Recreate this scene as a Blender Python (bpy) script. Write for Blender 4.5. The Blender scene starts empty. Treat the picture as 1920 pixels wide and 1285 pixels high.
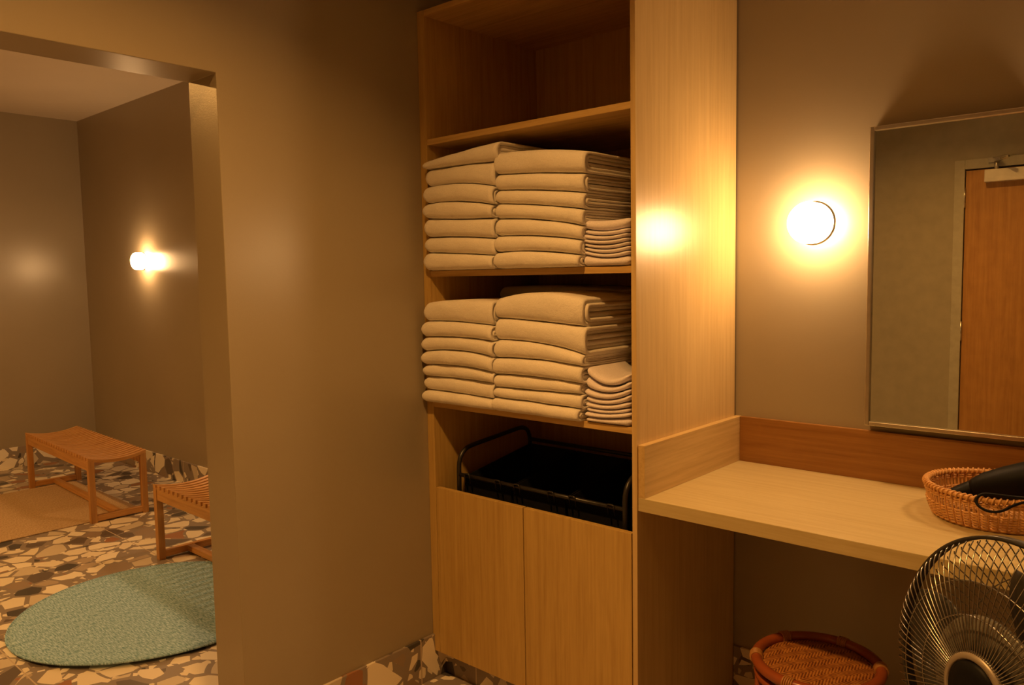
import bpy, bmesh, math, random
from mathutils import Vector, Matrix, noise

scene = bpy.context.scene
COL = scene.collection
R = math.radians

# ------------------------------------------------------------------ materials
def new_mat(name):
    m = bpy.data.materials.new(name); m.use_nodes = True
    nt = m.node_tree
    b = nt.nodes['Principled BSDF']
    return m, nt, b

def N(nt, kind, **kw):
    n = nt.nodes.new(kind)
    for k, v in kw.items():
        if k.startswith('i_'):
            n.inputs[k[2:].replace('_', ' ')].default_value = v
        else:
            setattr(n, k, v)
    return n

def ramp(nt, stops, interp='LINEAR'):
    r = nt.nodes.new('ShaderNodeValToRGB')
    cr = r.color_ramp; cr.interpolation = interp
    while len(cr.elements) < len(stops): cr.elements.new(0.5)
    for e, (p, c) in zip(cr.elements, stops):
        e.position = p; e.color = (*c, 1)
    return r

def bump(nt, b, height, strength, distance):
    bp = N(nt, 'ShaderNodeBump'); bp.inputs['Strength'].default_value = strength
    bp.inputs['Distance'].default_value = distance
    nt.links.new(height, bp.inputs['Height']); nt.links.new(bp.outputs['Normal'], b.inputs['Normal'])

def mat_plain(name, col, rough=.5, metal=0., spec=.5, bumpsc=None, bumpd=.001):
    m, nt, b = new_mat(name)
    b.inputs['Roughness'].default_value = rough
    b.inputs['Metallic'].default_value = metal
    b.inputs['Specular IOR Level'].default_value = spec
    tc = N(nt, 'ShaderNodeTexCoord')
    n = N(nt, 'ShaderNodeTexNoise'); n.inputs['Scale'].default_value = bumpsc or 30; n.inputs['Detail'].default_value = 3
    nt.links.new(tc.outputs['Object'], n.inputs['Vector'])
    rp = ramp(nt, [(.3, tuple(c*.94 for c in col)), (.7, tuple(min(1, c*1.05) for c in col))])
    nt.links.new(n.outputs['Fac'], rp.inputs['Fac']); nt.links.new(rp.outputs['Color'], b.inputs['Base Color'])
    if bumpsc: bump(nt, b, n.outputs['Fac'], .5, bumpd)
    return m

def mat_wall(name, col, rough=.36):
    m, nt, b = new_mat(name)
    tc = N(nt, 'ShaderNodeTexCoord')
    n1 = N(nt, 'ShaderNodeTexNoise'); n1.inputs['Scale'].default_value = 1.6; n1.inputs['Detail'].default_value = 4
    n2 = N(nt, 'ShaderNodeTexNoise'); n2.inputs['Scale'].default_value = 260; n2.inputs['Detail'].default_value = 2
    nt.links.new(tc.outputs['Object'], n1.inputs['Vector']); nt.links.new(tc.outputs['Object'], n2.inputs['Vector'])
    rp = ramp(nt, [(.35, tuple(c*.97 for c in col)), (.65, tuple(c*1.03 for c in col))])
    nt.links.new(n1.outputs['Fac'], rp.inputs['Fac']); nt.links.new(rp.outputs['Color'], b.inputs['Base Color'])
    b.inputs['Roughness'].default_value = rough
    bump(nt, b, n2.outputs['Fac'], .25, .0006)
    return m

def mat_wood(name, light, dark, axis, rough=.42, fine=1., seed=0.):
    """oak: long streaks along one axis, with broad cathedral waves"""
    m, nt, b = new_mat(name)
    tc = N(nt, 'ShaderNodeTexCoord')
    def mp(across, along):
        q = N(nt, 'ShaderNodeMapping')
        s = [across]*3; s[axis] = along
        q.inputs['Scale'].default_value = s; q.inputs['Location'].default_value = (seed, seed*1.7, seed*.6)
        nt.links.new(tc.outputs['Object'], q.inputs['Vector']); return q
    a = mp(75*fine, 2.0); c = mp(9*fine, .9); d = mp(230*fine, 14)
    n1 = N(nt, 'ShaderNodeTexNoise'); n1.inputs['Scale'].default_value = 1; n1.inputs['Detail'].default_value = 5; n1.inputs['Roughness'].default_value = .6
    n2 = N(nt, 'ShaderNodeTexNoise'); n2.inputs['Scale'].default_value = 1; n2.inputs['Detail'].default_value = 3; n2.inputs['Distortion'].default_value = .8
    n3 = N(nt, 'ShaderNodeTexNoise'); n3.inputs['Scale'].default_value = 1; n3.inputs['Detail'].default_value = 2
    for q, n in ((a, n1), (c, n2), (d, n3)): nt.links.new(q.outputs['Vector'], n.inputs['Vector'])
    # cathedral rings from the broad noise
    mu = N(nt, 'ShaderNodeMath', operation='MULTIPLY'); mu.inputs[1].default_value = 9
    si = N(nt, 'ShaderNodeMath', operation='SINE')
    nt.links.new(n2.outputs['Fac'], mu.inputs[0]); 
    mu2 = N(nt, 'ShaderNodeMath', operation='MULTIPLY'); mu2.inputs[1].default_value = 3.5
    nt.links.new(mu.outputs[0], mu2.inputs[0]); nt.links.new(mu2.outputs[0], si.inputs[0])
    s2 = N(nt, 'ShaderNodeMath', operation='MULTIPLY_ADD'); s2.inputs[1].default_value = .07; s2.inputs[2].default_value = 0.
    nt.links.new(si.outputs[0], s2.inputs[0])
    ad = N(nt, 'ShaderNodeMath', operation='ADD'); nt.links.new(n1.outputs['Fac'], ad.inputs[0]); nt.links.new(s2.outputs[0], ad.inputs[1])
    ad2 = N(nt, 'ShaderNodeMath', operation='MULTIPLY_ADD'); ad2.inputs[1].default_value = .35
    nt.links.new(n3.outputs['Fac'], ad2.inputs[0]); nt.links.new(ad.outputs[0], ad2.inputs[2])
    rp = ramp(nt, [(.38, dark), (.62, tuple((x+y)/2 for x, y in zip(light, dark))), (.9, light)])
    nt.links.new(ad2.outputs[0], rp.inputs['Fac']); nt.links.new(rp.outputs['Color'], b.inputs['Base Color'])
    b.inputs['Roughness'].default_value = rough
    bump(nt, b, n1.outputs['Fac'], .12, .0008)
    return m

def mat_terrazzo(name):
    m, nt, b = new_mat(name)
    tc = N(nt, 'ShaderNodeTexCoord')
    L = nt.links.new
    wob = N(nt, 'ShaderNodeTexNoise'); wob.inputs['Scale'].default_value = 3.0; wob.inputs['Detail'].default_value = 1
    L(tc.outputs['Object'], wob.inputs['Vector'])
    wm = N(nt, 'ShaderNodeVectorMath', operation='MULTIPLY_ADD')
    wm.inputs[1].default_value = (.13, .13, .13); L(wob.outputs['Color'], wm.inputs[0]); L(tc.outputs['Object'], wm.inputs[2])
    stones = [(0.0, (.30, .23, .18)), (.09, (.80, .73, .61)), (.32, (.07, .065, .065)), (.41, (.62, .55, .45)), (.52, (.86, .80, .69)),
              (.74, (.13, .105, .095)), (.81, (.34, .16, .085)), (.86, (.80, .72, .57)), (.95, (.44, .36, .28))]
    matrix = (.27, .228, .20)
    def layer(scale, thr0, thrk, keep, off):
        ma = N(nt, 'ShaderNodeMapping'); ma.inputs['Location'].default_value = (off, off*.7, off*.3)
        L(wm.outputs[0], ma.inputs['Vector'])
        v = N(nt, 'ShaderNodeTexVoronoi', feature='DISTANCE_TO_EDGE'); v.inputs['Scale'].default_value = scale
        c = N(nt, 'ShaderNodeTexVoronoi', feature='F1'); c.inputs['Scale'].default_value = scale
        L(ma.outputs[0], v.inputs['Vector']); L(ma.outputs[0], c.inputs['Vector'])
        sep = N(nt, 'ShaderNodeSeparateColor'); L(c.outputs['Color'], sep.inputs['Color'])
        th = N(nt, 'ShaderNodeMath', operation='MULTIPLY_ADD'); th.inputs[1].default_value = thrk; th.inputs[2].default_value = thr0
        L(sep.outputs['Green'], th.inputs[0])
        gt = N(nt, 'ShaderNodeMath', operation='GREATER_THAN'); L(v.outputs['Distance'], gt.inputs[0]); L(th.outputs[0], gt.inputs[1])
        kp = N(nt, 'ShaderNodeMath', operation='LESS_THAN'); kp.inputs[1].default_value = keep; L(sep.outputs['Blue'], kp.inputs[0])
        mk = N(nt, 'ShaderNodeMath', operation='MULTIPLY'); L(gt.outputs[0], mk.inputs[0]); L(kp.outputs[0], mk.inputs[1])
        col = ramp(nt, stones, 'CONSTANT'); L(sep.outputs['Red'], col.inputs['Fac'])
        return mk, col
    mk1, c1 = layer(8.6, .022, .13, .86, 0.)
    mk2, c2 = layer(24, .06, .22, .52, 4.3)
    mxa = N(nt, 'ShaderNodeMix', data_type='RGBA'); mxa.inputs['A'].default_value = (*matrix, 1)
    L(mk2.outputs[0], mxa.inputs['Factor']); L(c2.outputs['Color'], mxa.inputs['B'])
    mxb = N(nt, 'ShaderNodeMix', data_type='RGBA'); L(mk1.outputs[0], mxb.inputs['Factor'])
    L(mxa.outputs['Result'], mxb.inputs['A']); L(c1.outputs['Color'], mxb.inputs['B'])
    # thin pale joints between slabs: lines at constant y
    sx = N(nt, 'ShaderNodeSeparateXYZ'); L(tc.outputs['Object'], sx.inputs[0])
    def line(out, period, off, w):
        a = N(nt, 'ShaderNodeMath', operation='ADD'); a.inputs[1].default_value = off; L(out, a.inputs[0])
        p = N(nt, 'ShaderNodeMath', operation='PINGPONG'); p.inputs[1].default_value = period/2; L(a.outputs[0], p.inputs[0])
        l = N(nt, 'ShaderNodeMath', operation='LESS_THAN'); l.inputs[1].default_value = w; L(p.outputs[0], l.inputs[0]); return l
    l1 = line(sx.outputs['Y'], .93, 1.0, .0028)
    l2 = line(sx.outputs['X'], 1.86, 3.55, .0028)
    mxl = N(nt, 'ShaderNodeMath', operation='MAXIMUM'); L(l1.outputs[0], mxl.inputs[0]); L(l2.outputs[0], mxl.inputs[1])
    mxc = N(nt, 'ShaderNodeMix', data_type='RGBA'); mxc.inputs['B'].default_value = (.55, .46, .36, 1)
    L(mxl.outputs[0], mxc.inputs['Factor']); L(mxb.outputs['Result'], mxc.inputs['A'])
    L(mxc.outputs['Result'], b.inputs['Base Color'])
    b.inputs['Roughness'].default_value = .42
    return m

def mat_cloth(name, col, scale=420, bd=.0016, dark=.86, sheen=.3):
    m, nt, b = new_mat(name)
    tc = N(nt, 'ShaderNodeTexCoord')
    n = N(nt, 'ShaderNodeTexNoise'); n.inputs['Scale'].default_value = scale; n.inputs['Detail'].default_value = 3
    nt.links.new(tc.outputs['Object'], n.inputs['Vector'])
    rp = ramp(nt, [(.3, tuple(c*dark for c in col)), (.7, col)])
    nt.links.new(n.outputs['Fac'], rp.inputs['Fac']); nt.links.new(rp.outputs['Color'], b.inputs['Base Color'])
    b.inputs['Roughness'].default_value = .95; b.inputs['Specular IOR Level'].default_value = .1
    b.inputs['Sheen Weight'].default_value = sheen
    n2 = N(nt, 'ShaderNodeTexNoise'); n2.inputs['Scale'].default_value = 38; n2.inputs['Detail'].default_value = 4
    nt.links.new(tc.outputs['Object'], n2.inputs['Vector'])
    mx = N(nt, 'ShaderNodeMath', operation='MULTIPLY_ADD'); mx.inputs[1].default_value = 3.0
    nt.links.new(n2.outputs['Fac'], mx.inputs[0]); nt.links.new(n.outputs['Fac'], mx.inputs[2])
    bump(nt, b, mx.outputs[0], .7, bd)
    return m

def mat_weave(name, c1, c2, sx, sy, bd=.002):
    """flat woven rug: short threads in two colours"""
    m, nt, b = new_mat(name)
    tc = N(nt, 'ShaderNodeTexCoord')
    mp = N(nt, 'ShaderNodeMapping'); mp.inputs['Scale'].default_value = (sx, sy, 1)
    nt.links.new(tc.outputs['Object'], mp.inputs['Vector'])
    n = N(nt, 'ShaderNodeTexNoise'); n.inputs['Scale'].default_value = 1; n.inputs['Detail'].default_value = 3; n.inputs['Roughness'].default_value = .7
    nt.links.new(mp.outputs[0], n.inputs['Vector'])
    rp = ramp(nt, [(.36, c2), (.5, tuple((a+b_)/2 for a, b_ in zip(c1, c2))), (.64, c1)])
    nt.links.new(n.outputs['Fac'], rp.inputs['Fac']); nt.links.new(rp.outputs['Color'], b.inputs['Base Color'])
    b.inputs['Roughness'].default_value = .95; b.inputs['Specular IOR Level'].default_value = .1
    bump(nt, b, n.outputs['Fac'], .6, bd)
    return m

def mat_cane(name):
    """herringbone woven cane"""
    m, nt, b = new_mat(name)
    tc = N(nt, 'ShaderNodeTexCoord'); L = nt.links.new
    mp = N(nt, 'ShaderNodeMapping'); mp.inputs['Rotation'].default_value = (0, 0, .6); L(tc.outputs['Object'], mp.inputs['Vector'])
    sx = N(nt, 'ShaderNodeSeparateXYZ'); L(mp.outputs[0], sx.inputs[0])
    pp = N(nt, 'ShaderNodeMath', operation='PINGPONG'); pp.inputs[1].default_value = .022; L(sx.outputs['X'], pp.inputs[0])
    ad = N(nt, 'ShaderNodeMath', operation='ADD'); L(pp.outputs[0], ad.inputs[0]); L(sx.outputs['Y'], ad.inputs[1])
    ml = N(nt, 'ShaderNodeMath', operation='MULTIPLY'); ml.inputs[1].default_value = 620; L(ad.outputs[0], ml.inputs[0])
    si = N(nt, 'ShaderNodeMath', operation='SINE'); L(ml.outputs[0], si.inputs[0])
    no = N(nt, 'ShaderNodeTexNoise'); no.inputs['Scale'].default_value = 60; L(tc.outputs['Object'], no.inputs['Vector'])
    mx = N(nt, 'ShaderNodeMath', operation='MULTIPLY_ADD'); mx.inputs[1].default_value = .3; L(si.outputs[0], mx.inputs[0]); L(no.outputs['Fac'], mx.inputs[2])
    rp = ramp(nt, [(.2, (.13, .035, .007)), (.5, (.36, .13, .025)), (.85, (.50, .225, .055))]); L(mx.outputs[0], rp.inputs['Fac'])
    L(rp.outputs['Color'], b.inputs['Base Color']); b.inputs['Roughness'].default_value = .55
    bump(nt, b, mx.outputs[0], .6, .0015)
    return m

def mat_emit(name, col, strength):
    m = bpy.data.materials.new(name); m.use_nodes = True
    nt = m.node_tree; nt.nodes.clear()
    e = N(nt, 'ShaderNodeEmission'); e.inputs['Color'].default_value = (*col, 1); e.inputs['Strength'].default_value = strength
    o = N(nt, 'ShaderNodeOutputMaterial'); nt.links.new(e.outputs[0], o.inputs[0])
    return m

WARM = (1.0, .475, .118)
SCONCE = (1.0, .565, .235)
M = {}
M['wall'] = mat_wall('taupe_wall_paint', (.335, .288, .21), .28)
M['ceiling'] = mat_wall('ceiling_paint', (.70, .63, .54), .6)
M['terrazzo'] = mat_terrazzo('terrazzo')
M['oak_z'] = mat_wood('oak_upright', (.66, .49, .235), (.54, .375, .16), 2, rough=.29)
M['oak_z'].node_tree.nodes['Principled BSDF'].inputs['Specular IOR Level'].default_value = .8
M['oak_door'] = mat_wood('oak_cabinet_door', (.58, .40, .135), (.43, .275, .08), 2, seed=3.1)
M['oak_x'] = mat_wood('oak_lengthwise', (.66, .46, .18), (.44, .275, .085), 0, seed=1.3)
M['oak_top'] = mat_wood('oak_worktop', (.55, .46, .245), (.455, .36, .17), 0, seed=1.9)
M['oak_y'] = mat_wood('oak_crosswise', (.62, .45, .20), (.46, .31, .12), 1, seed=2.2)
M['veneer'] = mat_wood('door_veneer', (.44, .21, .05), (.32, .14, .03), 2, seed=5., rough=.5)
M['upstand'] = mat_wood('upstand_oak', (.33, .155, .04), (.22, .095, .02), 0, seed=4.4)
M['teak_x'] = mat_wood('bench_wood_lengthwise', (.58, .31, .10), (.38, .18, .05), 0, seed=7.)
M['teak_y'] = mat_wood('bench_wood_crosswise', (.60, .32, .105), (.40, .19, .05), 1, seed=8.)
M['teak_z'] = mat_wood('bench_wood_upright', (.55, .29, .09), (.36, .17, .05), 2, seed=9.)
M['towel'] = mat_cloth('white_terry', (.89, .85, .78))
M['facecloth'] = mat_cloth('white_waffle', (.84, .79, .84), 300, .001)
M['blue_rug'] = mat_weave('blue_rug', (.50, .74, .95), (.13, .29, .44), 34, 190)
M['tan_mat'] = mat_weave('tan_mat', (.58, .43, .27), (.40, .28, .16), 40, 190)
M['rug_edge'] = mat_plain('rug_backing', (.03, .03, .03), .9)
M['steel'] = mat_plain('brushed_steel', (.62, .58, .52), .28, 1.)
M['chrome'] = mat_plain('chrome_wire', (.34, .33, .31), .24, 1.)
M['mirror'] = mat_plain('mirror_glass', (.74, .78, .72), .0, 1.)
M['black'] = mat_plain('black_plastic', (.006, .006, .007), .5, spec=.12)
M['black_metal'] = mat_plain('black_tube', (.02, .018, .016), .35)
M['black_bag'] = mat_cloth('black_fabric', (.012, .012, .012), 300, .001, sheen=0.)
M['rattan'] = mat_plain('rattan_pole', (.30, .075, .022), .25, bumpsc=25, bumpd=.0015)
M['binding'] = mat_plain('rattan_binding', (.42, .20, .06), .4, bumpsc=120)
M['cane'] = mat_cane('woven_cane')
M['wicker'] = mat_plain('wicker', (.62, .34, .12), .4, bumpsc=90, bumpd=.001)
M['aluminium'] = mat_plain('painted_aluminium', (.66, .60, .52), .45, .2)
M['frame_paint'] = mat_plain('door_frame_paint', (.40, .36, .28), .35)
M['white'] = mat_plain('white_enamel', (.8, .78, .74), .4)
M['fan_grey'] = mat_plain('grey_fan_dish', (.17, .165, .15), .4, .2)
M['fan_blade'] = mat_plain('dark_fan_blade', (.022, .022, .022), .4)
M['fan_collar'] = mat_plain('grey_collar', (.33, .29, .25), .4, .4)
M['lamp'] = mat_emit('lit_opal_glass', SCONCE, 68.)
M['lamp_rear'] = mat_emit('rear_halo_glow', SCONCE, 115.)  # stronger glow behind the ring, standing in for the halo around the lamp
M['downlight'] = mat_emit('lit_downlight', WARM, 1150.)
M['fill_downlight'] = mat_emit('added_fill_downlight', WARM, 1350.)  # for the unseen light added to fill the further room
M['lamp_b'] = mat_emit('lit_opal_glass_bright', SCONCE, 165.)
M['lamp_rear_b'] = mat_emit('rear_halo_glow_bright', SCONCE, 200.)  # same added halo glow for the brighter lamp

# ------------------------------------------------------------------ mesh builder
class MB:
    def __init__(self): self.v = []; self.f = []; self.sm = []
    def add(self, vs, fs, smooth=False, xf=None):
        o = len(self.v)
        for p in vs:
            p = Vector(p)
            self.v.append(xf @ p if xf is not None else p)
        for q in fs: self.f.append([i+o for i in q]); self.sm.append(smooth)
    def box(self, x0, x1, y0, y1, z0, z1, xf=None):
        vs = [(x, y, z) for x in (x0, x1) for y in (y0, y1) for z in (z0, z1)]
        fs = [(0, 1, 3, 2), (4, 6, 7, 5), (0, 4, 5, 1), (2, 3, 7, 6), (0, 2, 6, 4), (1, 5, 7, 3)]
        self.add(vs, fs, False, xf)
    def tube(self, pts, r, n=8, closed=False, xf=None, caps=True, flat=1.):
        pts = [Vector(p) for p in pts]; k = len(pts)
        rs = r if isinstance(r, (list, tuple)) else [r]*k
        T = []
        for i in range(k):
            a = pts[(i-1) % k] if (closed or i > 0) else pts[i]
            b = pts[(i+1) % k] if (closed or i < k-1) else pts[i]
            T.append((b-a).normalized())
        up = Vector((0, 0, 1)) if abs(T[0].z) < .9 else Vector((1, 0, 0))
        u = T[0].cross(up).normalized(); vs = []
        for i in range(k):
            u = (u - T[i]*u.dot(T[i]))
            u = u.normalized() if u.length > 1e-6 else T[i].orthogonal().normalized()
            w = T[i].cross(u)
            for j in range(n):
                a = 2*math.pi*j/n
                vs.append(pts[i] + (u*math.cos(a) + w*math.sin(a)*flat)*rs[i])
        fs = []
        for i in range(k if closed else k-1):
            i2 = (i+1) % k
            for j in range(n):
                j2 = (j+1) % n
                fs.append((i*n+j, i*n+j2, i2*n+j2, i2*n+j))
        if caps and not closed:
            fs.append(tuple(range(n-1, -1, -1))); fs.append(tuple((k-1)*n+j for j in range(n)))
        self.add(vs, fs, True, xf)
    def lathe(self, prof, n=48, xf=None, closed=False):
        """prof: (r, z) list, spun about z"""
        vs = []; fs = []; k = len(prof)
        for (r, z) in prof:
            for j in range(n):
                a = 2*math.pi*j/n; vs.append((r*math.cos(a), r*math.sin(a), z))
        for i in range(k if closed else k-1):
            i2 = (i+1) % k
            for j in range(n):
                j2 = (j+1) % n
                fs.append((i*n+j, i*n+j2, i2*n+j2, i2*n+j))
        self.add(vs, fs, True, xf)
    def build(self, name, mat, parent=None, bevel=0., loc=None, weld=False):
        me = bpy.data.meshes.new(name)
        off = Vector(loc) if loc is not None else Vector((0, 0, 0))
        me.from_pydata([p-off for p in self.v], [], self.f)
        me.polygons.foreach_set('use_smooth', self.sm)
        bm = bmesh.new(); bm.from_mesh(me)
        if weld: bmesh.ops.remove_doubles(bm, verts=bm.verts, dist=1e-5)
        bmesh.ops.recalc_face_normals(bm, faces=bm.faces); bm.to_mesh(me); bm.free()
        me.materials.append(mat)
        o = bpy.data.objects.new(name, me); COL.objects.link(o)
        if parent is not None:
            o.parent = parent
            if loc is None:                       # vertices given in world space: keep them there
                pl = parent.matrix_basis.translation if parent.parent is None else None
                p = parent; t = Vector((0, 0, 0))
                while p is not None: t += p.location; p = p.parent
                for v in me.vertices: v.co -= t
            else: o.location = (0, 0, 0)
        elif loc is not None: o.location = off
        if bevel:
            md = o.modifiers.new('bevel', 'BEVEL'); md.width = bevel; md.segments = 2; md.limit_method = 'ANGLE'
        return o

def box(name, mat, parent, *d, bevel=.0012):
    b = MB(); b.box(*d); return b.build(name, mat, parent, bevel)

def root(name, label, cat, loc, group=None, rz=0.):
    o = bpy.data.objects.new(name, None); COL.objects.link(o)
    o.location = loc; o.rotation_euler = (0, 0, rz); o.empty_display_size = .05
    o['label'] = label; o['category'] = cat
    if group: o['group'] = group
    return o
def tag(o, label, cat, group=None, kind=None):
    o['label'] = label; o['category'] = cat
    if group: o['group'] = group
    if kind: o['kind'] = kind
    return o
def structure(o): o['kind'] = 'structure'; return o

def put_local(mb, name, mat, parent, bevel=0.):
    """vertices already in the parent's own frame"""
    return mb.build(name, mat, parent, bevel, loc=(0, 0, 0))

def copy_tree(o, parent=None):
    c = o.copy(); COL.objects.link(c)
    if parent is not None: c.parent = parent; c.matrix_parent_inverse = o.matrix_parent_inverse.copy()
    for ch in list(o.children): copy_tree(ch, c)
    return c

# ------------------------------------------------------------------ key dimensions (metres)
CEIL = 2.877
YB = .629                       # main back wall
W = .90                         # outer face of the cabinet's right side
YJ = -.764                      # edge of the opening in the left wall
XT = -.164                      # far face of the left wall
YF = -2.35                      # front wall (seen in the mirror)
XR = 2.95                       # right wall
YW2, XW2 = .773, -5.2           # walls of the further room
CT = .84                        # worktop height
HB = .166                       # terrazzo skirting
HEAD = 2.08

# ------------------------------------------------------------------ setting
def st(name, mat, *d, bevel=0.):
    return structure(box(name, mat, None, *d, bevel=bevel))
fl = MB(); fl.box(XW2-.1, XR+.1, -3.3, .9, -.06, 0)
structure(fl.build('floor', M['terrazzo']))
st('ceiling', M['ceiling'], XW2-.1, XR+.1, -3.3, .9, CEIL, CEIL+.06)
w = MB()
w.box(XT, 0, YJ, YW2, 0, CEIL)                 # solid stretch beside the cabinet
w.box(XT, 0, -2.15, YJ, HEAD, CEIL)            # over the opening
w.box(XT, 0, -3.2, -2.15, 0, CEIL)             # past the opening
lw = MB()
ys = [(-3.2, 0), (-2.15, 0), (-2.15, HEAD), (YJ, HEAD), (YJ, 0), (YW2, 0), (YW2, CEIL), (-3.2, CEIL)]
k = len(ys)
def prism_yz(mb, poly, x0, x1):
    k = len(poly)
    bm = bmesh.new()
    a = [bm.verts.new((x0, y, z)) for y, z in poly]; f = bm.faces.new(a)
    r_ = bmesh.ops.extrude_face_region(bm, geom=[f])
    bmesh.ops.translate(bm, verts=[v for v in r_['geom'] if isinstance(v, bmesh.types.BMVert)], vec=(x1-x0, 0, 0))
    bmesh.ops.triangulate(bm, faces=[q for q in bm.faces if len(q.verts) > 4])
    bm.verts.index_update()
    mb.add([v.co for v in bm.verts], [[v.index for v in q.verts] for q in bm.faces]); bm.free()
prism_yz(lw, ys, XT, 0.)
structure(lw.build('wall_left', M['wall'], bevel=.002))
st('wall_back', M['wall'], 0, XR, YB, YW2, 0, CEIL)
st('wall_right', M['wall'], XR, XR+.1, YF-.1, YW2, 0, CEIL)
# front wall with the doorway
DX0, DX1, DH = .967, 1.87, 2.085
fw = MB()
poly = [(0, 0), (DX0-.04, 0), (DX0-.04, DH+.04), (DX1+.04, DH+.04), (DX1+.04, 0), (XR, 0), (XR, CEIL), (0, CEIL)]
tmp = MB(); prism_yz(tmp, poly, YF-.12, YF)
fw.add([(p.y, p.x, p.z) for p in tmp.v], tmp.f)
structure(fw.build('wall_front', M['wall']))
st('wall_further_back', M['wall'], XW2, XT, YW2, YW2+.1, 0, CEIL)
st('wall_further_left', M['wall'], XW2-.1, XW2, -3.2, YW2+.1, 0, CEIL)
st('wall_further_front', M['wall'], XW2-.1, XT, -3.3, -3.2, 0, CEIL)
# skirtings in terrazzo
st('baseboard_left', M['terrazzo'], 0, .011, YJ+.004, .056, 0, HB, bevel=.002)
st('baseboard_cabinet', M['terrazzo'], .011, W-.02, .053, .064, 0, .1035)
st('baseboard_back', M['terrazzo'], W+.002, XR, YB-.011, YB, 0, HB, bevel=.002)
st('baseboard_further_back', M['terrazzo'], XW2+.011, XT, YW2-.011, YW2, 0, HB, bevel=.002)
st('baseboard_further_left', M['terrazzo'], XW2, XW2+.011, -3.2, YW2, 0, HB, bevel=.002)

# door seen in the mirror
d = bpy.data.objects.new('door_1', None); COL.objects.link(d); d.location = ((DX0+DX1)/2, YF, 0); structure(d)
box('door_leaf', M['veneer'], d, DX0, DX1, YF-.045, YF-.003, .008, DH-.004)
f = MB()
f.box(DX0-.06, DX0-.004, YF-.12, YF+.012, 0, DH+.06); f.box(DX1+.004, DX1+.06, YF-.12, YF+.012, 0, DH+.06)
f.box(DX0-.004, DX1+.004, YF-.12, YF+.012, DH+.003, DH+.06)
f.build('door_frame', M['frame_paint'], d, .002)
for z in (1.92, 1.11, .25):
    h = MB(); h.tube([(DX0-.004, YF+.004, z-.06), (DX0-.004, YF+.004, z+.06)], .008, 10)
    h.build('hinge', M['steel'], d)
box('door_closer', M['aluminium'], d, DX0+.105, DX0+.36, YF-.003, YF+.045, DH-.085, DH-.012, bevel=.004)
a = MB()
a.tube([(DX0+.165, YF+.03, DH-.012), (DX0+.165, YF+.03, DH+.035)], .012, 10)
a.tube([(DX0+.165, YF+.03, DH+.03), (DX0+.245, YF+.16, DH+.04)], .010, 8, flat=.5)
a.tube([(DX0+.245, YF+.16, DH+.045), (DX0+.15, YF+.02, DH+.055)], .009, 8, flat=.5)
a.box(DX0+.12, DX0+.18, YF+.012, YF+.024, DH+.03, DH+.058)
a.build('closer_arm', M['steel'], d)

# ------------------------------------------------------------------ tall cabinet
cab = root('towel_cabinet', 'tall open oak cabinet holding white towels, two plain doors at its foot', 'cabinet', (W/2, .31, 0))
TL, TR, CZ = .035, .0168, 2.42
box('side_panel', M['oak_door'], cab, .001, TL, 0, .62, .104, CZ)
box('side_panel', M['oak_z'], cab, W-TR, W, 0, .622, 0, CEIL-.003)
box('top_panel', M['oak_x'], cab, TL, W-TR, .002, .62, 2.3995, CZ)
for z in (1.9775, 1.5155, 1.0461):
    box('shelf', M['oak_x'], cab, TL, W-TR, .002, .61, z-.0205, z)
box('bottom_panel', M['oak_x'], cab, TL, W-TR, .03, .61, .104, .122)
box('back_panel', M['oak_door'], cab, TL, W-TR, .61, .622, .104, CZ)
XM = .457
o = box('cabinet_door', M['oak_door'], cab, TL+.0025, XM-.0022, .0, .019, .104, .7293)
o = box('cabinet_door', M['oak_door'], cab, XM+.0022, W-TR-.0035, .0, .019, .104, .7293)

# ------------------------------------------------------------------ worktop
ctr = root('vanity_worktop', 'pale oak worktop with upstands, running along the mirror wall', 'countertop', (1.9, .31, CT))
box('worktop', M['oak_top'], ctr, W+.0005, XR-.002, .0045, YB-.001, CT-.04, CT, bevel=.0015)
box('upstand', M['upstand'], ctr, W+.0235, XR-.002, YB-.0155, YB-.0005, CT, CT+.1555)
box('end_upstand', M['oak_y'], ctr, W+.0005, W+.0229, .0055, YB-.0005, CT, CT+.1555)
box('support_panel', M['oak_z'], ctr, XR-.03, XR-.002, .05, YB-.012, 0, CT-.04)

# ------------------------------------------------------------------ mirror
X0, X1, Z0, Z1 = 1.345, 1.778, 1.0165, 1.9166
mr = root('wall_mirror', 'tall mirror in a thin steel frame above the oak worktop', 'mirror', ((X0+X1)/2, YB, Z0))
box('mirror_glass', M['mirror'], mr, X0+.008, X1-.008, .594, .606, Z0+.008, Z1-.008, bevel=0)
fr = MB(); t = .0125
fr.box(X0, X0+t, .585, YB-.001, Z0, Z1); fr.box(X1-t, X1, .585, YB-.001, Z0, Z1)
fr.box(X0+t, X1-t, .585, YB-.001, Z0, Z0+t); fr.box(X0+t, X1-t, .585, YB-.001, Z1-t, Z1)
fr.build('mirror_frame', M['steel'], mr, .0015)

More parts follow.
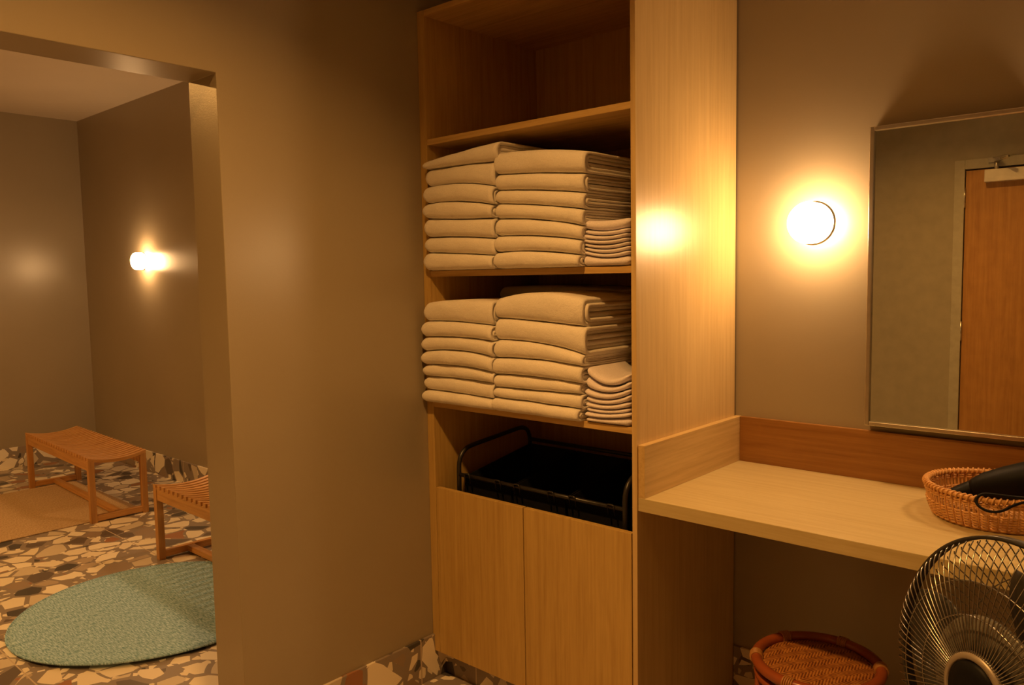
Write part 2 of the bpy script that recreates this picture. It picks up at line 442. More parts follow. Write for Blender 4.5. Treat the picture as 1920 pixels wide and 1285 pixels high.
# ------------------------------------------------------------------ wall lamps
def sconce(x, y, z, label, front='lamp', rear='lamp_rear'):
    r_ = root('wall_sconce', label, 'wall lamp', (x, y, z), 'round glass wall lamps')
    xf = Matrix.Translation((0, 0, 0)) @ Matrix.Rotation(R(90), 4, 'X')     # lathe axis z -> -y
    b = MB(); b.lathe([(0, .0005), (.045, .0005), (.045, .012), (0, .012)], 40, xf); put_local(b, 'wall_plate', M['white'], r_)
    h = MB()
    h.lathe([(.040, .012), (.058, .014), (.062, .020), (.062, .030), (.058, .034), (.0, .034)], 48, xf)
    put_local(h, 'rear_glow_drum', M[rear], r_)  # glowing drum added to whiten the wall behind the ring
    g = MB()
    g.lathe([(.0, .039), (.060, .039), (.064, .043), (.065, .085), (.060, .100), (.048, .110), (.025, .114), (0, .115)], 48, xf)
    put_local(g, 'glass_shade', M[front], r_)
    q = MB(); q.lathe([(.0, .034), (.0685, .034), (.0695, .0365), (.0685, .039), (0, .039)], 64, xf)
    put_local(q, 'metal_ring', M['steel'], r_)
    return r_
sconce(1.178, YB, 1.642, 'glowing round wall lamp between the oak cabinet and the mirror')
sconce(1.935, YB, 1.642, 'glowing round wall lamp on the far side of the mirror from the cabinet')
sconce(-3.985, YW2, 1.657, 'small glowing wall lamp above the slatted bench in the further room')
sconce(-1.45, YW2, 1.657, 'glowing wall lamp hidden behind the door jamb above the nearer bench', 'lamp_b', 'lamp_rear_b')
def downlight(x, y, label, mat, deep=.074):
    dl = root('ceiling_light', label, 'ceiling light', (x, y, CEIL), 'round ceiling lights')
    b = MB(); b.lathe([(0, -.001), (.088, -.001), (.088, -.03-deep), (.080, -.03-deep), (.080, -.026), (0, -.026)], 48); put_local(b, 'housing', M['white'], dl)
    b = MB(); b.lathe([(0, -.030), (.078, -.030)], 48); put_local(b, 'lamp_lens', mat, dl)
downlight(.96, -1.18, 'round ceiling light over the middle of the dressing room', M['downlight'])
downlight(-2.9, -2.3, 'unseen ceiling light added to brighten the further room with the benches', M['fill_downlight'], .02)  # added out of view to lift the brightness of the further room

# ------------------------------------------------------------------ towels
def quad(c, x):
    (x0, a), (x1, b_), (x2, d_) = c
    return a*(x-x1)*(x-x2)/((x0-x1)*(x0-x2)) + b_*(x-x0)*(x-x2)/((x1-x0)*(x1-x2)) + d_*(x-x0)*(x-x1)/((x2-x0)*(x2-x1))

def fold_mesh(top, bot, yf, yb, seed, bands=((1., .71), (.67, .40), (.36, .04)), nx=26, nf=11, roundl=.02, roundr=0., xmin=.037, xmax=.881, amp=.0031, gap=.0008):
    """a folded cloth lying flat: nested U folds with the fold at the front, swept across x; top and bot are three (x, z) points"""
    mb = MB(); rnd = random.Random(seed)
    xa, xb = top[0][0], top[2][0]
    sd = Vector((seed*3.71, seed*1.93, seed*.77))
    for bi, (so, si) in enumerate(bands):
        def half(s, inner):
            out = []
            ry = .030*s if not inner else .026*s
            yo = (0. if bi == 0 else .016) + (.012 if inner else 0.)
            back = [yb-.012*bi, yb*.66+yf*.34, yb*.35+yf*.65, yf+.055]
            for y in back: out.append((y, s))
            for i in range(nf):
                th = math.pi/2 - math.pi*i/(nf-1)
                out.append((yf+yo+ry*(1-abs(math.cos(th))**.75), s*math.copysign(abs(math.sin(th))**.85, math.sin(th)) if abs(math.sin(th)) > 1e-6 else 0.))
            for y in reversed(back): out.append((y, -s))
            return out
        po, pi_ = half(so, False), half(si, True)
        n = len(po); vs = []; fs = []
        xl, xr = xa + rnd.uniform(-.003, .004) + (.006 if bi else 0), xb + rnd.uniform(-.006, .004) - (.002 if bi else 0)
        rr_ = max(roundl, .006)
        us = [q*rr_/(xr-xl) for q in (0, .06, .2, .42, .7)] + [rr_/(xr-xl) + (1-rr_/(xr-xl))*q/(nx-5) for q in range(nx-4)]
        for i in range(nx+1):
            x = xl + (xr-xl)*us[i]
            zt, zb = quad(top, x)-gap, quad(bot, x)+gap
            mid, hh = (zt+zb)/2, (zt-zb)/2
            dl_, dr_ = (x-xl), (xr-x)
            kl = 1. if roundl <= 0 or dl_ > roundl else .30+.70*math.sqrt(max(0, 1-(1-dl_/roundl)**2))
            kr = 1. if roundr <= 0 or dr_ > roundr else .35+.65*math.sqrt(max(0, 1-(1-dr_/roundr)**2))
            kk = kl*kr
            for loop, inner in ((po, False), (pi_, True)):
                for (y, s) in loop:
                    p = Vector((x, y, mid + s*hh*kk))
                    nv = noise.noise_vector(p*13+sd); nw = noise.noise_vector(p*48+sd)
                    p.y += nv.y*amp*1.6 + nw.y*amp*.35 + (1-kk)*.012
                    p.z += (nw.z*amp*.22 + nv.z*amp*.35)*(1 if abs(s) < .95 else .55)
                    p.x += nv.x*amp*1.3
                    t_ = min(1., max(0., (p.y+.022)/.013))          # inside the carcass it stays clear of the sides
                    p.x += (min(max(p.x, xmin), xmax)-p.x)*t_
                    vs.append(p)
        m = 2*n
        for i in range(nx):
            a, b_ = i*m, (i+1)*m
            for j in range(n-1):
                fs.append((a+j, a+j+1, b_+j+1, b_+j)); fs.append((a+n+j+1, a+n+j, b_+n+j, b_+n+j+1))
            fs.append((a, b_, b_+n, a+n)); fs.append((a+n-1, a+m-1, b_+m-1, b_+n-1))
        for a, fl_ in ((0, False), (nx*m, True)):
            for j in range(n-1):
                q = (a+j, a+n+j, a+n+j+1, a+j+1); fs.append(q if not fl_ else q[::-1])
        mb.add(vs, fs, True)
    return mb

UL = [[(0.048, 1.893), (0.225, 1.912), (0.401, 1.924)], [(0.047, 1.867), (0.223, 1.867), (0.38, 1.863)], [(0.045, 1.806), (0.221, 1.807), (0.378, 1.783)],
      [(0.042, 1.749), (0.219, 1.746), (0.376, 1.723)], [(0.04, 1.7), (0.218, 1.687), (0.375, 1.682)], [(0.038, 1.632), (0.216, 1.628), (0.373, 1.615)],
      [(0.036, 1.579), (0.214, 1.571), (0.372, 1.56)], [(0.034, 1.516), (0.212, 1.516), (0.371, 1.516)]]
UM = [[(0.386, 1.887), (0.57, 1.879), (0.742, 1.855)], [(0.384, 1.819), (0.568, 1.807), (0.742, 1.789)], [(0.383, 1.769), (0.567, 1.755), (0.738, 1.733)],
      [(0.382, 1.726), (0.566, 1.709), (0.734, 1.685)], [(0.381, 1.677), (0.566, 1.664), (0.729, 1.637)], [(0.379, 1.621), (0.565, 1.614), (0.722, 1.595)],
      [(0.378, 1.569), (0.564, 1.567), (0.718, 1.551)], [(0.376, 1.516), (0.563, 1.516), (0.716, 1.516)]]
LL = [[(0.020, 1.402), (0.188, 1.415), (0.363, 1.411)], [(0.016, 1.336), (0.186, 1.338), (0.361, 1.329)], [(0.014, 1.28), (0.184, 1.285), (0.36, 1.278)],
      [(0.012, 1.227), (0.182, 1.239), (0.358, 1.225)], [(0.012, 1.18), (0.181, 1.186), (0.357, 1.174)], [(0.012, 1.138), (0.179, 1.141), (0.356, 1.137)],
      [(0.014, 1.09), (0.177, 1.09), (0.354, 1.083)], [(0.016, 1.0465), (0.176, 1.0465), (0.353, 1.0465)]]
LM = [[(0.363, 1.418), (0.561, 1.440), (0.730, 1.420)], [(0.362, 1.356), (0.56, 1.347), (0.728, 1.336)], [(0.36, 1.283), (0.558, 1.278), (0.722, 1.251)],
      [(0.358, 1.223), (0.557, 1.226), (0.720, 1.216)], [(0.357, 1.169), (0.556, 1.171), (0.717, 1.163)], [(0.356, 1.126), (0.555, 1.128), (0.717, 1.13)],
      [(0.355, 1.092), (0.555, 1.089), (0.716, 1.085)], [(0.354, 1.0465), (0.554, 1.0465), (0.714, 1.0465)]]
ORD = ['topmost', 'second from top', 'third from top', 'middle one', 'third from bottom', 'second from bottom', 'bottom one']
sd = 1
for tab, where, grp, wallside in ((UL, 'left stack of the upper towel shelf', 'upper shelf towels, left stack', True), (UM, 'centre stack of the upper towel shelf', 'upper shelf towels, centre stack', False),
                        (LL, 'left stack of the lower towel shelf', 'lower shelf towels, left stack', True), (LM, 'centre stack of the lower towel shelf', 'lower shelf towels, centre stack', False)):
    for i in range(7):
        rnd = random.Random(sd)
        yf = -.036 + rnd.uniform(-.006, .006) + (.004 if not wallside else 0)
        mb = fold_mesh(tab[i], tab[i+1], yf, .30+rnd.uniform(-.01, .01), sd, roundl=.024 if wallside else .014, roundr=.0)
        c = Vector((tab[i+1][1][0], .13, tab[i+1][1][1]))
        o = mb.build('folded_towel', M['towel'], loc=c)
        tag(o, 'white folded towel, %s, %s' % (ORD[i], where), 'towel', grp)
        sd += 1
# the dim towel lying behind, seen over the centre stack of the lower shelf
mb = fold_mesh([(.06, 1.452), (.33, 1.455), (.62, 1.44)], [(.06, 1.3935), (.33, 1.3935), (.62, 1.3935)], .335, .58, 91)
# it lies on a stack of its own reaching down to the shelf
prev = [(.06, 1.395), (.33, 1.395), (.62, 1.385)]
o = mb.build('folded_towel', M['towel'], loc=(.33, .45, 1.39))
tag(o, 'shadowed white towel at the back of the lower shelf, behind the front stacks', 'towel')
hs = [1.0465, 1.115, 1.185, 1.255, 1.325, 1.393]
for i in range(5):
    mb = fold_mesh([(.06, hs[i+1]), (.33, hs[i+1]), (.62, hs[i+1])], [(.06, hs[i]), (.33, hs[i]), (.62, hs[i])], .335, .58, 60+i, nx=12, nf=7)
    o = mb.build('folded_towel', M['towel'], loc=(.33, .45, hs[i]))
    tag(o, 'white folded towel in the dark stack behind the front stacks, lower shelf', 'towel', 'towels in the stack behind')
# ---- small cloths at the right of each shelf
UR = [[(0.722, 1.655), (0.802, 1.651), (0.880, 1.655)], [(0.722, 1.628), (0.802, 1.619), (0.880, 1.628)], [(0.722, 1.613), (0.801, 1.605), (0.880, 1.613)],
      [(0.721, 1.6), (0.801, 1.592), (0.880, 1.601)], [(0.721, 1.588), (0.801, 1.579), (0.880, 1.588)], [(0.721, 1.576), (0.801, 1.566), (0.880, 1.576)],
      [(0.721, 1.565), (0.801, 1.553), (0.880, 1.563)], [(0.721, 1.552), (0.801, 1.540), (0.880, 1.548)], [(0.721, 1.516), (0.801, 1.516), (0.880, 1.516)]]
LR = [[(0.722, 1.221), (0.804, 1.187), (0.882, 1.212)], [(0.722, 1.190), (0.804, 1.160), (0.882, 1.189)], [(0.722, 1.150), (0.804, 1.139), (0.882, 1.164)],
      [(0.722, 1.128), (0.804, 1.121), (0.882, 1.146)], [(0.722, 1.109), (0.803, 1.105), (0.882, 1.126)], [(0.722, 1.093), (0.803, 1.090), (0.882, 1.107)],
      [(0.722, 1.079), (0.803, 1.078), (0.882, 1.092)], [(0.722, 1.063), (0.803, 1.064), (0.882, 1.077)], [(0.722, 1.0465), (0.803, 1.0465), (0.882, 1.0465)]]
OR8 = ['topmost', 'second from top', 'third from top', 'fourth from top', 'fourth from bottom', 'third from bottom', 'second from bottom', 'thick bottom one']
for tab, where, grp, ords in ((UR, 'thin stack beside the upper shelf towels', 'upper shelf small cloths', OR8),
                        (LR, 'small stack beside the lower shelf towels', 'lower shelf small cloths', ['crumpled topmost one'] + OR8[1:7] + ['bottom one'])):
    for i in range(8):
        rnd = random.Random(sd)
        yf = rnd.uniform(-.012, -.002)
        loose = tab is LR and i < 2
        mb = fold_mesh(tab[i], tab[i+1], yf, .20, sd, nx=16, nf=9, roundl=.008, roundr=.006, xmin=.7215, xmax=.881, amp=.003 if loose else .0014, gap=.0022 if loose else .0006)
        c = Vector((tab[i+1][1][0], .1, tab[i+1][1][1]))
        o = mb.build('folded_cloth', M['facecloth'], loc=c)
        tag(o, 'small white folded cloth, %s, %s' % (ords[i], where), 'cloth', grp)
        sd += 1

# ------------------------------------------------------------------ black laundry hamper
hp = root('laundry_hamper', 'black tube-framed hamper with black bags inside the cabinet behind the low doors', 'hamper', (.46, .26, .122))
def arc_path(pts, r, n=6):
    """polyline with rounded corners"""
    pts = [Vector(p) for p in pts]; out = [pts[0]]
    for a, b_, c in zip(pts, pts[1:], pts[2:]):
        d1, d2 = (a-b_).normalized(), (c-b_).normalized()
        rr = min(r, (a-b_).length*.48, (c-b_).length*.48)
        p, q = b_+d1*rr, b_+d2*rr
        for i in range(n+1):
            t = i/n; out.append(p.lerp(b_, t).lerp(b_.lerp(q, t), t))
    out.append(pts[-1]); return out
for x in (.098, .818):
    b = MB(); b.tube(arc_path([(x, .06, .14), (x, .06, .865), (x, .46, .90), (x, .46, .14)], .07), .0085, 10); b.build('side_loop', M['black_metal'], hp)
b = MB(); b.tube([(.098, .06, .775), (.818, .06, .775)], .0075, 10); b.build('front_rail', M['black_metal'], hp)
b = MB(); b.tube([(.098, .46, .84), (.818, .46, .84)], .0075, 10); b.build('back_rail', M['black_metal'], hp)
b = MB(); b.tube([(.098, .06, .2), (.818, .06, .2), (.818, .46, .2), (.098, .46, .2)], .0075, 8, closed=True); b.build('base_frame', M['black_metal'], hp)
for k_ in range(3):
    xa, xb = .108+.237*k_, .108+.237*(k_+1)-.008
    b = MB(); n = 10
    ring = [(xa, .075), (xb, .075), (xb, .45), (xa, .45)]
    vs = []
    for z, s, dz in ((.765, 1, .06), (.69, .97, 0), (.45, .97, 0), (.22, .95, 0)):
        cxx, cyy = (xa+xb)/2, .2625
        for (x, y) in ring: vs.append((cxx+(x-cxx)*s, cyy+(y-cyy)*s, z + (dz if y > .3 else 0)))
    fs = [(l*4+j, l*4+(j+1) % 4, l*4+4+(j+1) % 4, l*4+4+j) for l in range(3) for j in range(4)] + [(12, 13, 14, 15)]
    b.add(vs, fs); o = b.build('bag', M['black_bag'], hp); md = o.modifiers.new('solid', 'SOLIDIFY'); md.thickness = .003
    for xx in (xa+.04, xb-.04):
        b = MB(); b.tube(arc_path([(xx-.012, .058, .75), (xx-.012, .050, .785), (xx+.012, .050, .785), (xx+.012, .058, .75)], .006, 3), .003, 6)
        b.build('clip', M['black_metal'], o)
for x in (.11, .806):
    for y in (.075, .445):
        b = MB(); xf = Matrix.Translation((x, y, .1425)) @ Matrix.Rotation(R(90), 4, 'Y')
        b.lathe([(0, -.009), (.017, -.009), (.02, -.006), (.02, .006), (.017, .009), (0, .009)], 20, xf); b.build('caster', M['black'], hp)

# ------------------------------------------------------------------ benches
def bench(cx_, cy_, rz, label):
    Lb, Dp, H = 1.31, .35, .415
    r_ = root('slatted_bench', label, 'bench', (cx_, cy_, 0), 'slatted wooden benches', rz)
    lx, ly, lt = Lb/2, Dp/2, .036
    for sx in (-1, 1):
        for sy in (-1, 1):
            b = MB(); x0, y0 = sx*(lx-lt/2), sy*(ly-lt/2)
            b.box(x0-lt/2, x0+lt/2, y0-lt/2, y0+lt/2, 0, H-.022); put_local(b, 'leg', M['teak_z'], r_, .002)
        b = MB(); b.box(sx*(lx-lt/2)-.016, sx*(lx-lt/2)+.016, -ly+lt, ly-lt, .010, .046); put_local(b, 'foot_rail', M['teak_y'], r_, .002)
    for sy in (-1, 1):
        b = MB(); b.box(-lx+lt, lx-lt, sy*(ly-lt/2)-.014, sy*(ly-lt/2)+.014, H-.085, H-.022); put_local(b, 'side_rail', M['teak_x'], r_, .002)
    b = MB(); b.box(-lx+lt, lx-lt, -.02, .02, .014, .044); put_local(b, 'stretcher', M['teak_x'], r_, .002)
    b = MB(); ns = 26; ny = 14
    for i in range(ns):
        end = i in (0, ns-1)
        w_ = .031; xc = -lx + w_/2 + (Lb-w_)*i/(ns-1)
        th = .022
        vs = []; fs = []
        for j in range(ny+1):
            v = -1+2*j/ny; y = v*ly; z = H - .026*(1-v*v)
            for (x, zz) in ((xc-w_/2, z), (xc+w_/2, z), (xc+w_/2, z-th), (xc-w_/2, z-th)): vs.append((x, y, zz))
        for j in range(ny):
            for q in range(4): fs.append((j*4+q, j*4+(q+1) % 4, j*4+4+(q+1) % 4, j*4+4+q))
        fs += [(0, 1, 2, 3), (ny*4+3, ny*4+2, ny*4+1, ny*4)]
        b.add(vs, fs)
    put_local(b, 'slatted_seat', M['teak_y'], r_, .0015)
    return r_
bench(-3.685, .12, R(-2.2), 'slatted wooden bench in the far corner, over the tan mat')
bench(-1.435, .065, R(-.8), 'slatted wooden bench half hidden by the door jamb, over the blue rug')

# ------------------------------------------------------------------ rugs
def rug_disc(cx_, cy_, r_, th, nr=14, na=96, ex=2.):
    vs = []; fs = []
    def zc(x, y):
        a = math.atan2(y, x); rr = math.hypot(x, y)/r_
        # the edge nearest the doorway lifts a little off the floor
        lift = .014*max(0, math.cos(a-R(-38)))**3 * max(0, rr-.6)/.4
        return .0012 + lift + .0012*noise.noise(Vector((x*4, y*4, .3)))*(rr > .05)
    top = []; 
    for k_ in range(nr+1):
        for j in range(na):
            a = 2*math.pi*j/na; rr = r_*k_/nr
            x, y = rr*math.cos(a), rr*math.sin(a)
            vs.append((x, y, max(.001, zc(x, y))+th))
    for k_ in range(nr):
        for j in range(na):
            j2 = (j+1) % na; fs.append((k_*na+j, k_*na+j2, k_*na+na+j2, k_*na+na+j))
    o = len(vs)
    for k_ in range(nr+1):
        for j in range(na):
            a = 2*math.pi*j/na; rr = r_*k_/nr
            x, y = rr*math.cos(a), rr*math.sin(a); vs.append((x, y, max(.001, zc(x, y))))
    for k_ in range(nr):
        for j in range(na):
            j2 = (j+1) % na; fs.append((o+k_*na+j, o+k_*na+na+j, o+k_*na+na+j2, o+k_*na+j2))
    for j in range(na):
        j2 = (j+1) % na; fs.append((nr*na+j, nr*na+j2, o+nr*na+j2, o+nr*na+j))
    mb = MB(); mb.add(vs, fs, True); return mb
rg = root('round_rug', 'round blue woven rug on the terrazzo floor in front of the nearer bench', 'rug', (-1.46, -.40, 0))
mb = rug_disc(0, 0, .575, .006)
put_local(mb, 'woven_top', M['blue_rug'], rg)
b = MB()
pts = []
for j in range(96):
    a = 2*math.pi*j/96; lift = .014*max(0, math.cos(a-R(-38)))**3
    pts.append((.575*math.cos(a), .575*math.sin(a), .0048+lift))
b.tube(pts, .0045, 8, closed=True); put_local(b, 'whipped_edge', M['blue_rug'], rg)

mt = MB()
mx0, mx1, my0, my1, rc = -4.285, -3.082, -1.9, .262, .06
outl = []
for (cx_, cy_, a0) in ((mx1-rc, my1-rc, 0), (mx0+rc, my1-rc, 90), (mx0+rc, my0+rc, 180), (mx1-rc, my0+rc, 270)):
    for j in range(7):
        a = R(a0+15*j); outl.append((cx_+rc*math.cos(a), cy_+rc*math.sin(a)))
n = len(outl)
mt.add([(x, y, .001) for x, y in outl]+[(x, y, .008) for x, y in outl],
       [tuple(range(n-1, -1, -1)), tuple(range(n, 2*n))]+[(j, (j+1) % n, n+(j+1) % n, n+j) for j in range(n)])
o = mt.build('woven_mat', M['tan_mat'], bevel=.002, loc=(-3.7, -.8, 0))
tag(o, 'tan woven floor mat running under the bench in the far corner', 'mat')

# ------------------------------------------------------------------ rattan stool
sx_, sy_, sh = 1.374, .150, .44
stl = root('rattan_stool', 'round rattan stool with woven seat tucked under the worktop', 'stool', (sx_, sy_, 0))
def ringpts(r_, z, n=64): return [(r_*math.cos(2*math.pi*j/n), r_*math.sin(2*math.pi*j/n), z) for j in range(n)]
RS = .158
b = MB(); b.tube(ringpts(RS, sh-.004), .0145, 14, closed=True); put_local(b, 'seat_rim', M['rattan'], stl)
b = MB(); b.lathe([(0, .004), (.06, .004), (.11, .002), (.140, -.003), (.146, -.010), (.146, -.02), (0, -.02)], 56, Matrix.Translation((0, 0, sh-.004))); put_local(b, 'woven_seat', M['cane'], stl)
b = MB(); b.tube(ringpts(RS-.004, sh-.040), .011, 10, closed=True); put_local(b, 'lower_rim', M['rattan'], stl)
b = MB(); b.tube(ringpts(RS-.012, .10), .011, 10, closed=True); put_local(b, 'foot_ring', M['rattan'], stl)
for k_ in range(6):
    a = R(25+60*k_); c_, s_ = math.cos(a), math.sin(a)
    def P(r_, z, da=0.): return (r_*math.cos(a+da), r_*math.sin(a+da), z)
    b = MB(); b.tube([P(.150, sh-.012), P(.150, sh-.10), P(.140, sh*.55), P(.150, .12), P(.156, 0.)], .0115, 10); put_local(b, 'leg', M['rattan'], stl)
    b = MB()
    for dz in (-.004,):
        for w_ in range(5):
            aa = a+(w_-2)*.035; cc = Vector((RS*math.cos(aa), RS*math.sin(aa), sh-.004)); tr = Vector((math.cos(aa), math.sin(aa), 0))
            b.tube([cc+(tr*math.cos(q)+Vector((0, 0, 1))*math.sin(q))*.0156 for q in [2*math.pi*j/14 for j in range(14)]], .0028, 5, closed=True)
    put_local(b, 'cane_binding', M['binding'], stl)
    b = MB()
    pts = []
    for j in range(13):
        u = j/12; da = R(60)*u; pts.append(P(.147, sh-.055-.16*(1-math.sin(math.pi*u)), da))
    b.tube(pts, .008, 8); put_local(b, 'arched_brace', M['rattan'], stl)

# ------------------------------------------------------------------ wicker basket
bk = root('wicker_basket', 'round wicker basket on the worktop below the mirror, holding a hair dryer', 'basket', (1.733, .423, CT))
RB0, RB1, HBK = .146, .166, .080
n = 96
b = MB()
for j in range(n):
    a = 2*math.pi*j/n; c_, s_ = math.cos(a), math.sin(a)
    pts = []
    for q in range(7):
        u = q/6; r_ = RB0+(RB1-RB0)*(u**.8) + .004*math.sin(math.pi*u)
        pts.append((r_*c_, r_*s_, .004+HBK*u))
    b.tube(pts, .0023, 6)
for z, w_ in ((.008, .0035), (.016, .003), (.023, .003), (.030, .003), (.037, .0028), (.044, .0026), (.067, .0026), (.073, .003)):
    u = (z-.004)/HBK
    pts = []
    for j in range(n*2):
        a = 2*math.pi*j/(n*2); r_ = RB0+(RB1-RB0)*(u**.8)+.004*math.sin(math.pi*u) + (.003 if j % 4 < 2 else -.003)
        pts.append((r_*math.cos(a), r_*math.sin(a), z))
    b.tube(pts, w_, 6, closed=True)
put_local(b, 'woven_side', M['wicker'], bk)
b = MB(); b.lathe([(0, .001), (RB0, .001), (RB0, .006), (0, .006)], 64)
for i in range(11):
    b.tube(ringpts(.012+.0122*i, .0075, 60), .0035, 6, closed=True)
put_local(b, 'woven_base', M['wicker'], bk)
b = MB(); b.tube(ringpts(RB1, HBK+.004, 96), .0058, 8, closed=True)
pts = []
tw = 78; per = 10
for j in range(tw*per):
    a = 2*math.pi*j/(tw*per); q = 2*math.pi*j/per
    rr = RB1+.0072*math.cos(q); pts.append((rr*math.cos(a), rr*math.sin(a), HBK+.004+.0072*math.sin(q)))
b.tube(pts, .0026, 5, closed=True)
put_local(b, 'wrapped_rim', M['wicker'], bk)

# ------------------------------------------------------------------ hair dryer
hd = root('hair_dryer', 'black hair dryer lying tilted in the wicker basket', 'hair dryer', (1.733, .423, CT+.02))
p0, p1 = Vector((1.610, .405, .884)), Vector((1.905, .405, .992))
ax = (p1-p0).normalized(); Ln = (p1-p0).length
q = ax.to_track_quat('Z', 'Y').to_matrix().to_4x4(); xf = Matrix.Translation(p0) @ q
b = MB(); b.lathe([(0, .075), (.026, .075), (.030, .085), (.038, .11), (.044, .16), (.047, .22), (.046, .27), (.040, .295), (.03, .30), (0, .30)], 36, xf); b.build('barrel', M['black'], hd)
b = MB()
pr = [(.010, .030, 0.), (.012, .031, .02), (.020, .027, .05), (.0255, .0255, .078)]
vs = []; fs = []
for (ra, rb, z) in pr:
    for j in range(24):
        a = 2*math.pi*j/24; vs.append((rb*math.cos(a), ra*math.sin(a), z))
for i in range(3):
    for j in range(24): fs.append((i*24+j, i*24+(j+1) % 24, i*24+24+(j+1) % 24, i*24+24+j))
fs.append(tuple(range(23, -1, -1)))
b.add(vs, fs, True, xf); b.build('nozzle', M['black'], hd)
b = MB(); base = p0+ax*.235
b.tube([base+Vector((0, -.02, -.01)), base+Vector((.006, -.06, -.018)), base+Vector((.012, -.10, -.024)), base+Vector((.014, -.115, -.026))], [.022, .019, .016, .012], 16); b.build('handle', M['black'], hd)
b = MB(); hh_ = base+Vector((.013, -.113, -.027))
lp = [hh_, Vector((1.800, .262, .925)), Vector((1.775, .243, .905)), Vector((1.745, .240, .901)), Vector((1.722, .243, .912)), Vector((1.717, .251, .926)), Vector((1.728, .258, .9385)),
      Vector((1.752, .262, .940)), Vector((1.790, .268, .939)), Vector((1.83, .285, .938))]
def smooth(pts, it=3):
    for _ in range(it):
        o_ = [pts[0]]
        for a_, b_ in zip(pts, pts[1:]): o_ += [a_.lerp(b_, .25), a_.lerp(b_, .75)]
        o_.append(pts[-1]); pts = o_
    return pts
b.tube(smooth(lp), .0034, 8); b.build('power_cord', M['black'], hd)

# ------------------------------------------------------------------ fan
FX, FY, FZ = 1.920, -.481, .811
AX = Vector((-.58, -.815, .05)).normalized()
fn = root('pedestal_fan', 'metal pedestal fan with a round wire cage in front of the worktop', 'fan', (FX, FY, 0))
fx = Matrix.Translation((FX, FY, FZ)) @ AX.to_track_quat('Z', 'Y').to_matrix().to_4x4()
RF = .237
def cage_z(r_, dep, flat):
    u = r_/RF
    return dep*(1-u**flat)**.5 if u < 1 else 0.
def grille(name, sign, dep, r0, nw, swirl, rings, mat):
    b = MB()
    for j in range(nw):
        a0 = 2*math.pi*j/nw; pts = []
        for i in range(15):
            u = i/14; r_ = r0+(RF-.003-r0)*math.sin(u*math.pi/2)**1.0
            a = a0+swirl*(u-.0)**1.4
            pts.append((r_*math.cos(a), r_*math.sin(a), sign*cage_z(r_, dep, 3.2)))
        b.tube(pts, .00115, 5, xf=fx, caps=False)
    for r_, t_ in rings:
        z = sign*cage_z(r_, dep, 3.2)
        b.tube([(p[0], p[1], z-.0015*sign) for p in ringpts(r_, 0, 90)], t_, 6, closed=True, xf=fx)
    return b.build(name, mat, fn)
grille('front_grille', 1, .072, .050, 96, .10, ((.118, .0016), (.172, .0012), (.062, .002)), M['chrome'])
grille('rear_grille', -1, .095, .060, 72, -.22, ((.12, .0015), (.17, .0012)), M['chrome'])
b = MB(); b.lathe([(RF-.001, -.009), (RF+.005, -.009), (RF+.005, .009), (RF-.001, .009)], 96, fx, closed=True); b.build('cage_rim', M['black_metal'], fn)
b = MB(); b.lathe([(0, .084), (.030, .083), (.045, .080), (.050, .074), (.050, .068), (0, .068)], 48, fx); b.build('centre_badge', M['black'], fn)
b = MB(); b.lathe([(.0505, .070), (.052, .077), (.060, .075), (.064, .066), (.0505, .064)], 48, fx, closed=True); b.build('badge_collar', M['fan_collar'], fn)
b = MB(); b.lathe([(0, .045), (.035, .043), (.042, .035), (.042, -.005), (0, -.005)], 36, fx); b.build('hub', M['fan_grey'], fn)
for k_ in range(3):
    a0 = R(40+120*k_); vs = []; fs = []
    nu, nv = 12, 12
    for i in range(nu+1):
        u = i/nu; r_ = .036+(.196-.036)*u
        span = .62+.42*math.sin(math.pi*min(1, u*.8+.1))
        for j in range(nv+1):
            v = j/nv-.5; a = a0+v*span*1.5+.35*u
            vs.append((r_*math.cos(a), r_*math.sin(a), .018-v*.052*(1-.3*u)+.006*math.cos(v*math.pi)))
    for i in range(nu):
        for j in range(nv):
            p = i*(nv+1)+j; fs.append((p, p+1, p+nv+2, p+nv+1))
    b = MB(); b.add(vs, fs, True, fx); o = b.build('blade', M['fan_blade'], fn); md = o.modifiers.new('solid', 'SOLIDIFY'); md.thickness = .0025
b = MB(); b.lathe([(0, -.005), (.03, -.006), (.062, -.098), (.066, -.11), (.062, -.17), (.045, -.205), (0, -.212)], 40, fx); b.build('motor_housing', M['black'], fn)
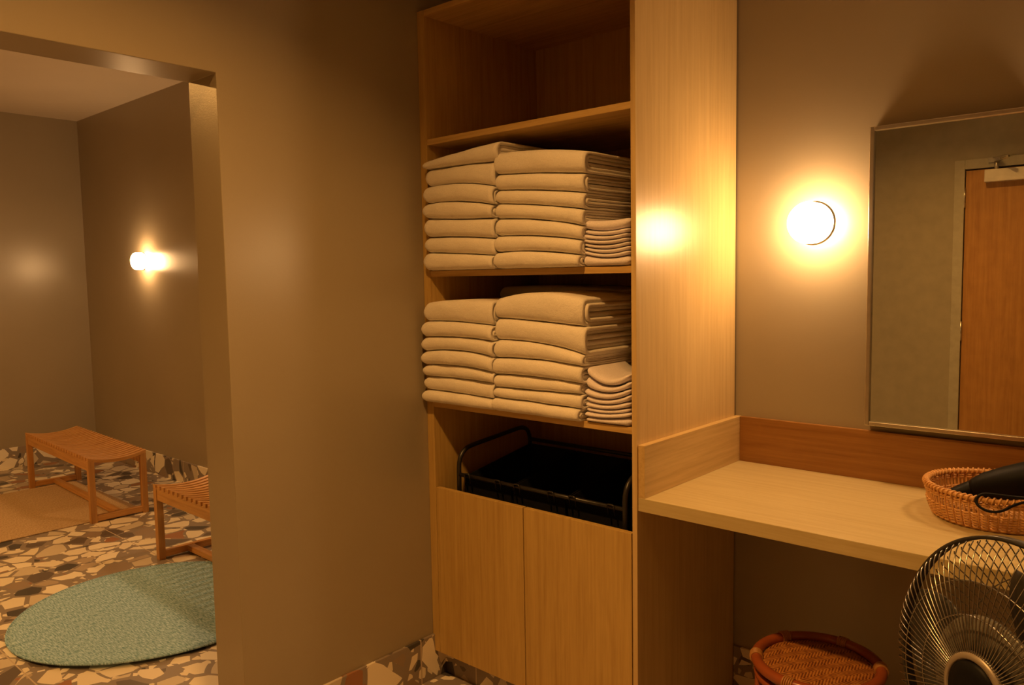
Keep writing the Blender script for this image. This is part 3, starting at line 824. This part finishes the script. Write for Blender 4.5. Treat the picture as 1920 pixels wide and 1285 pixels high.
b = MB(); b.lathe([(.045, .056), (.112, .046), (.117, .042), (.112, .0405), (.045, .050)], 64, fx, closed=True); b.build('hub_dish', M['fan_grey'], fn)
bp = Vector((FX, FY, 0)) - Vector((AX.x, AX.y, 0)).normalized()*.15
b = MB(); b.tube([(bp.x, bp.y, .02), (bp.x, bp.y, FZ-.05)], .014, 16); b.build('pole', M['chrome'], fn)
b = MB(); b.lathe([(0, 0), (.17, 0), (.175, .006), (.16, .018), (.05, .032), (.022, .06), (0, .06)], 56, Matrix.Translation((bp.x, bp.y, 0))); b.build('base', M['black'], fn)
b = MB(); b.tube([(bp.x, bp.y, FZ-.07), (bp.x, bp.y, FZ-.01)], .024, 16); b.build('tilt_joint', M['black'], fn)

# ------------------------------------------------------------------ world, camera, colour
wd = bpy.data.worlds.new('world'); scene.world = wd; wd.use_nodes = True
wd.node_tree.nodes['Background'].inputs[0].default_value = (0, 0, 0, 1)

yaw, pitch, roll = -.72887, -.0825, -.017378
fwd = Vector((math.sin(yaw)*math.cos(pitch), math.cos(yaw)*math.cos(pitch), math.sin(pitch)))
rt = Vector((math.cos(yaw), -math.sin(yaw), 0)); up = rt.cross(fwd)
c_, s_ = math.cos(roll), math.sin(roll)
r2, u2 = rt*c_+up*s_, -rt*s_+up*c_
cd = bpy.data.cameras.new('camera'); co = bpy.data.objects.new('camera', cd); COL.objects.link(co)
co.matrix_world = Matrix(((r2.x, u2.x, -fwd.x, 2.1457), (r2.y, u2.y, -fwd.y, -1.9309), (r2.z, u2.z, -fwd.z, 1.4895), (0, 0, 0, 1)))
cd.sensor_width = 36; cd.sensor_fit = 'HORIZONTAL'; cd.lens = 1488.49/1920*36; cd.clip_start = .02
scene.camera = co

scene.view_settings.view_transform = 'Standard'; scene.view_settings.look = 'None'
scene.view_settings.exposure = 0.; scene.view_settings.gamma = 1.; scene.view_settings.use_curve_mapping = False
cy = scene.cycles
cy.use_denoising = True
cy.caustics_reflective = False; cy.caustics_refractive = False
cy.max_bounces = 10; cy.diffuse_bounces = 6; cy.glossy_bounces = 5; cy.sample_clamp_indirect = 6.
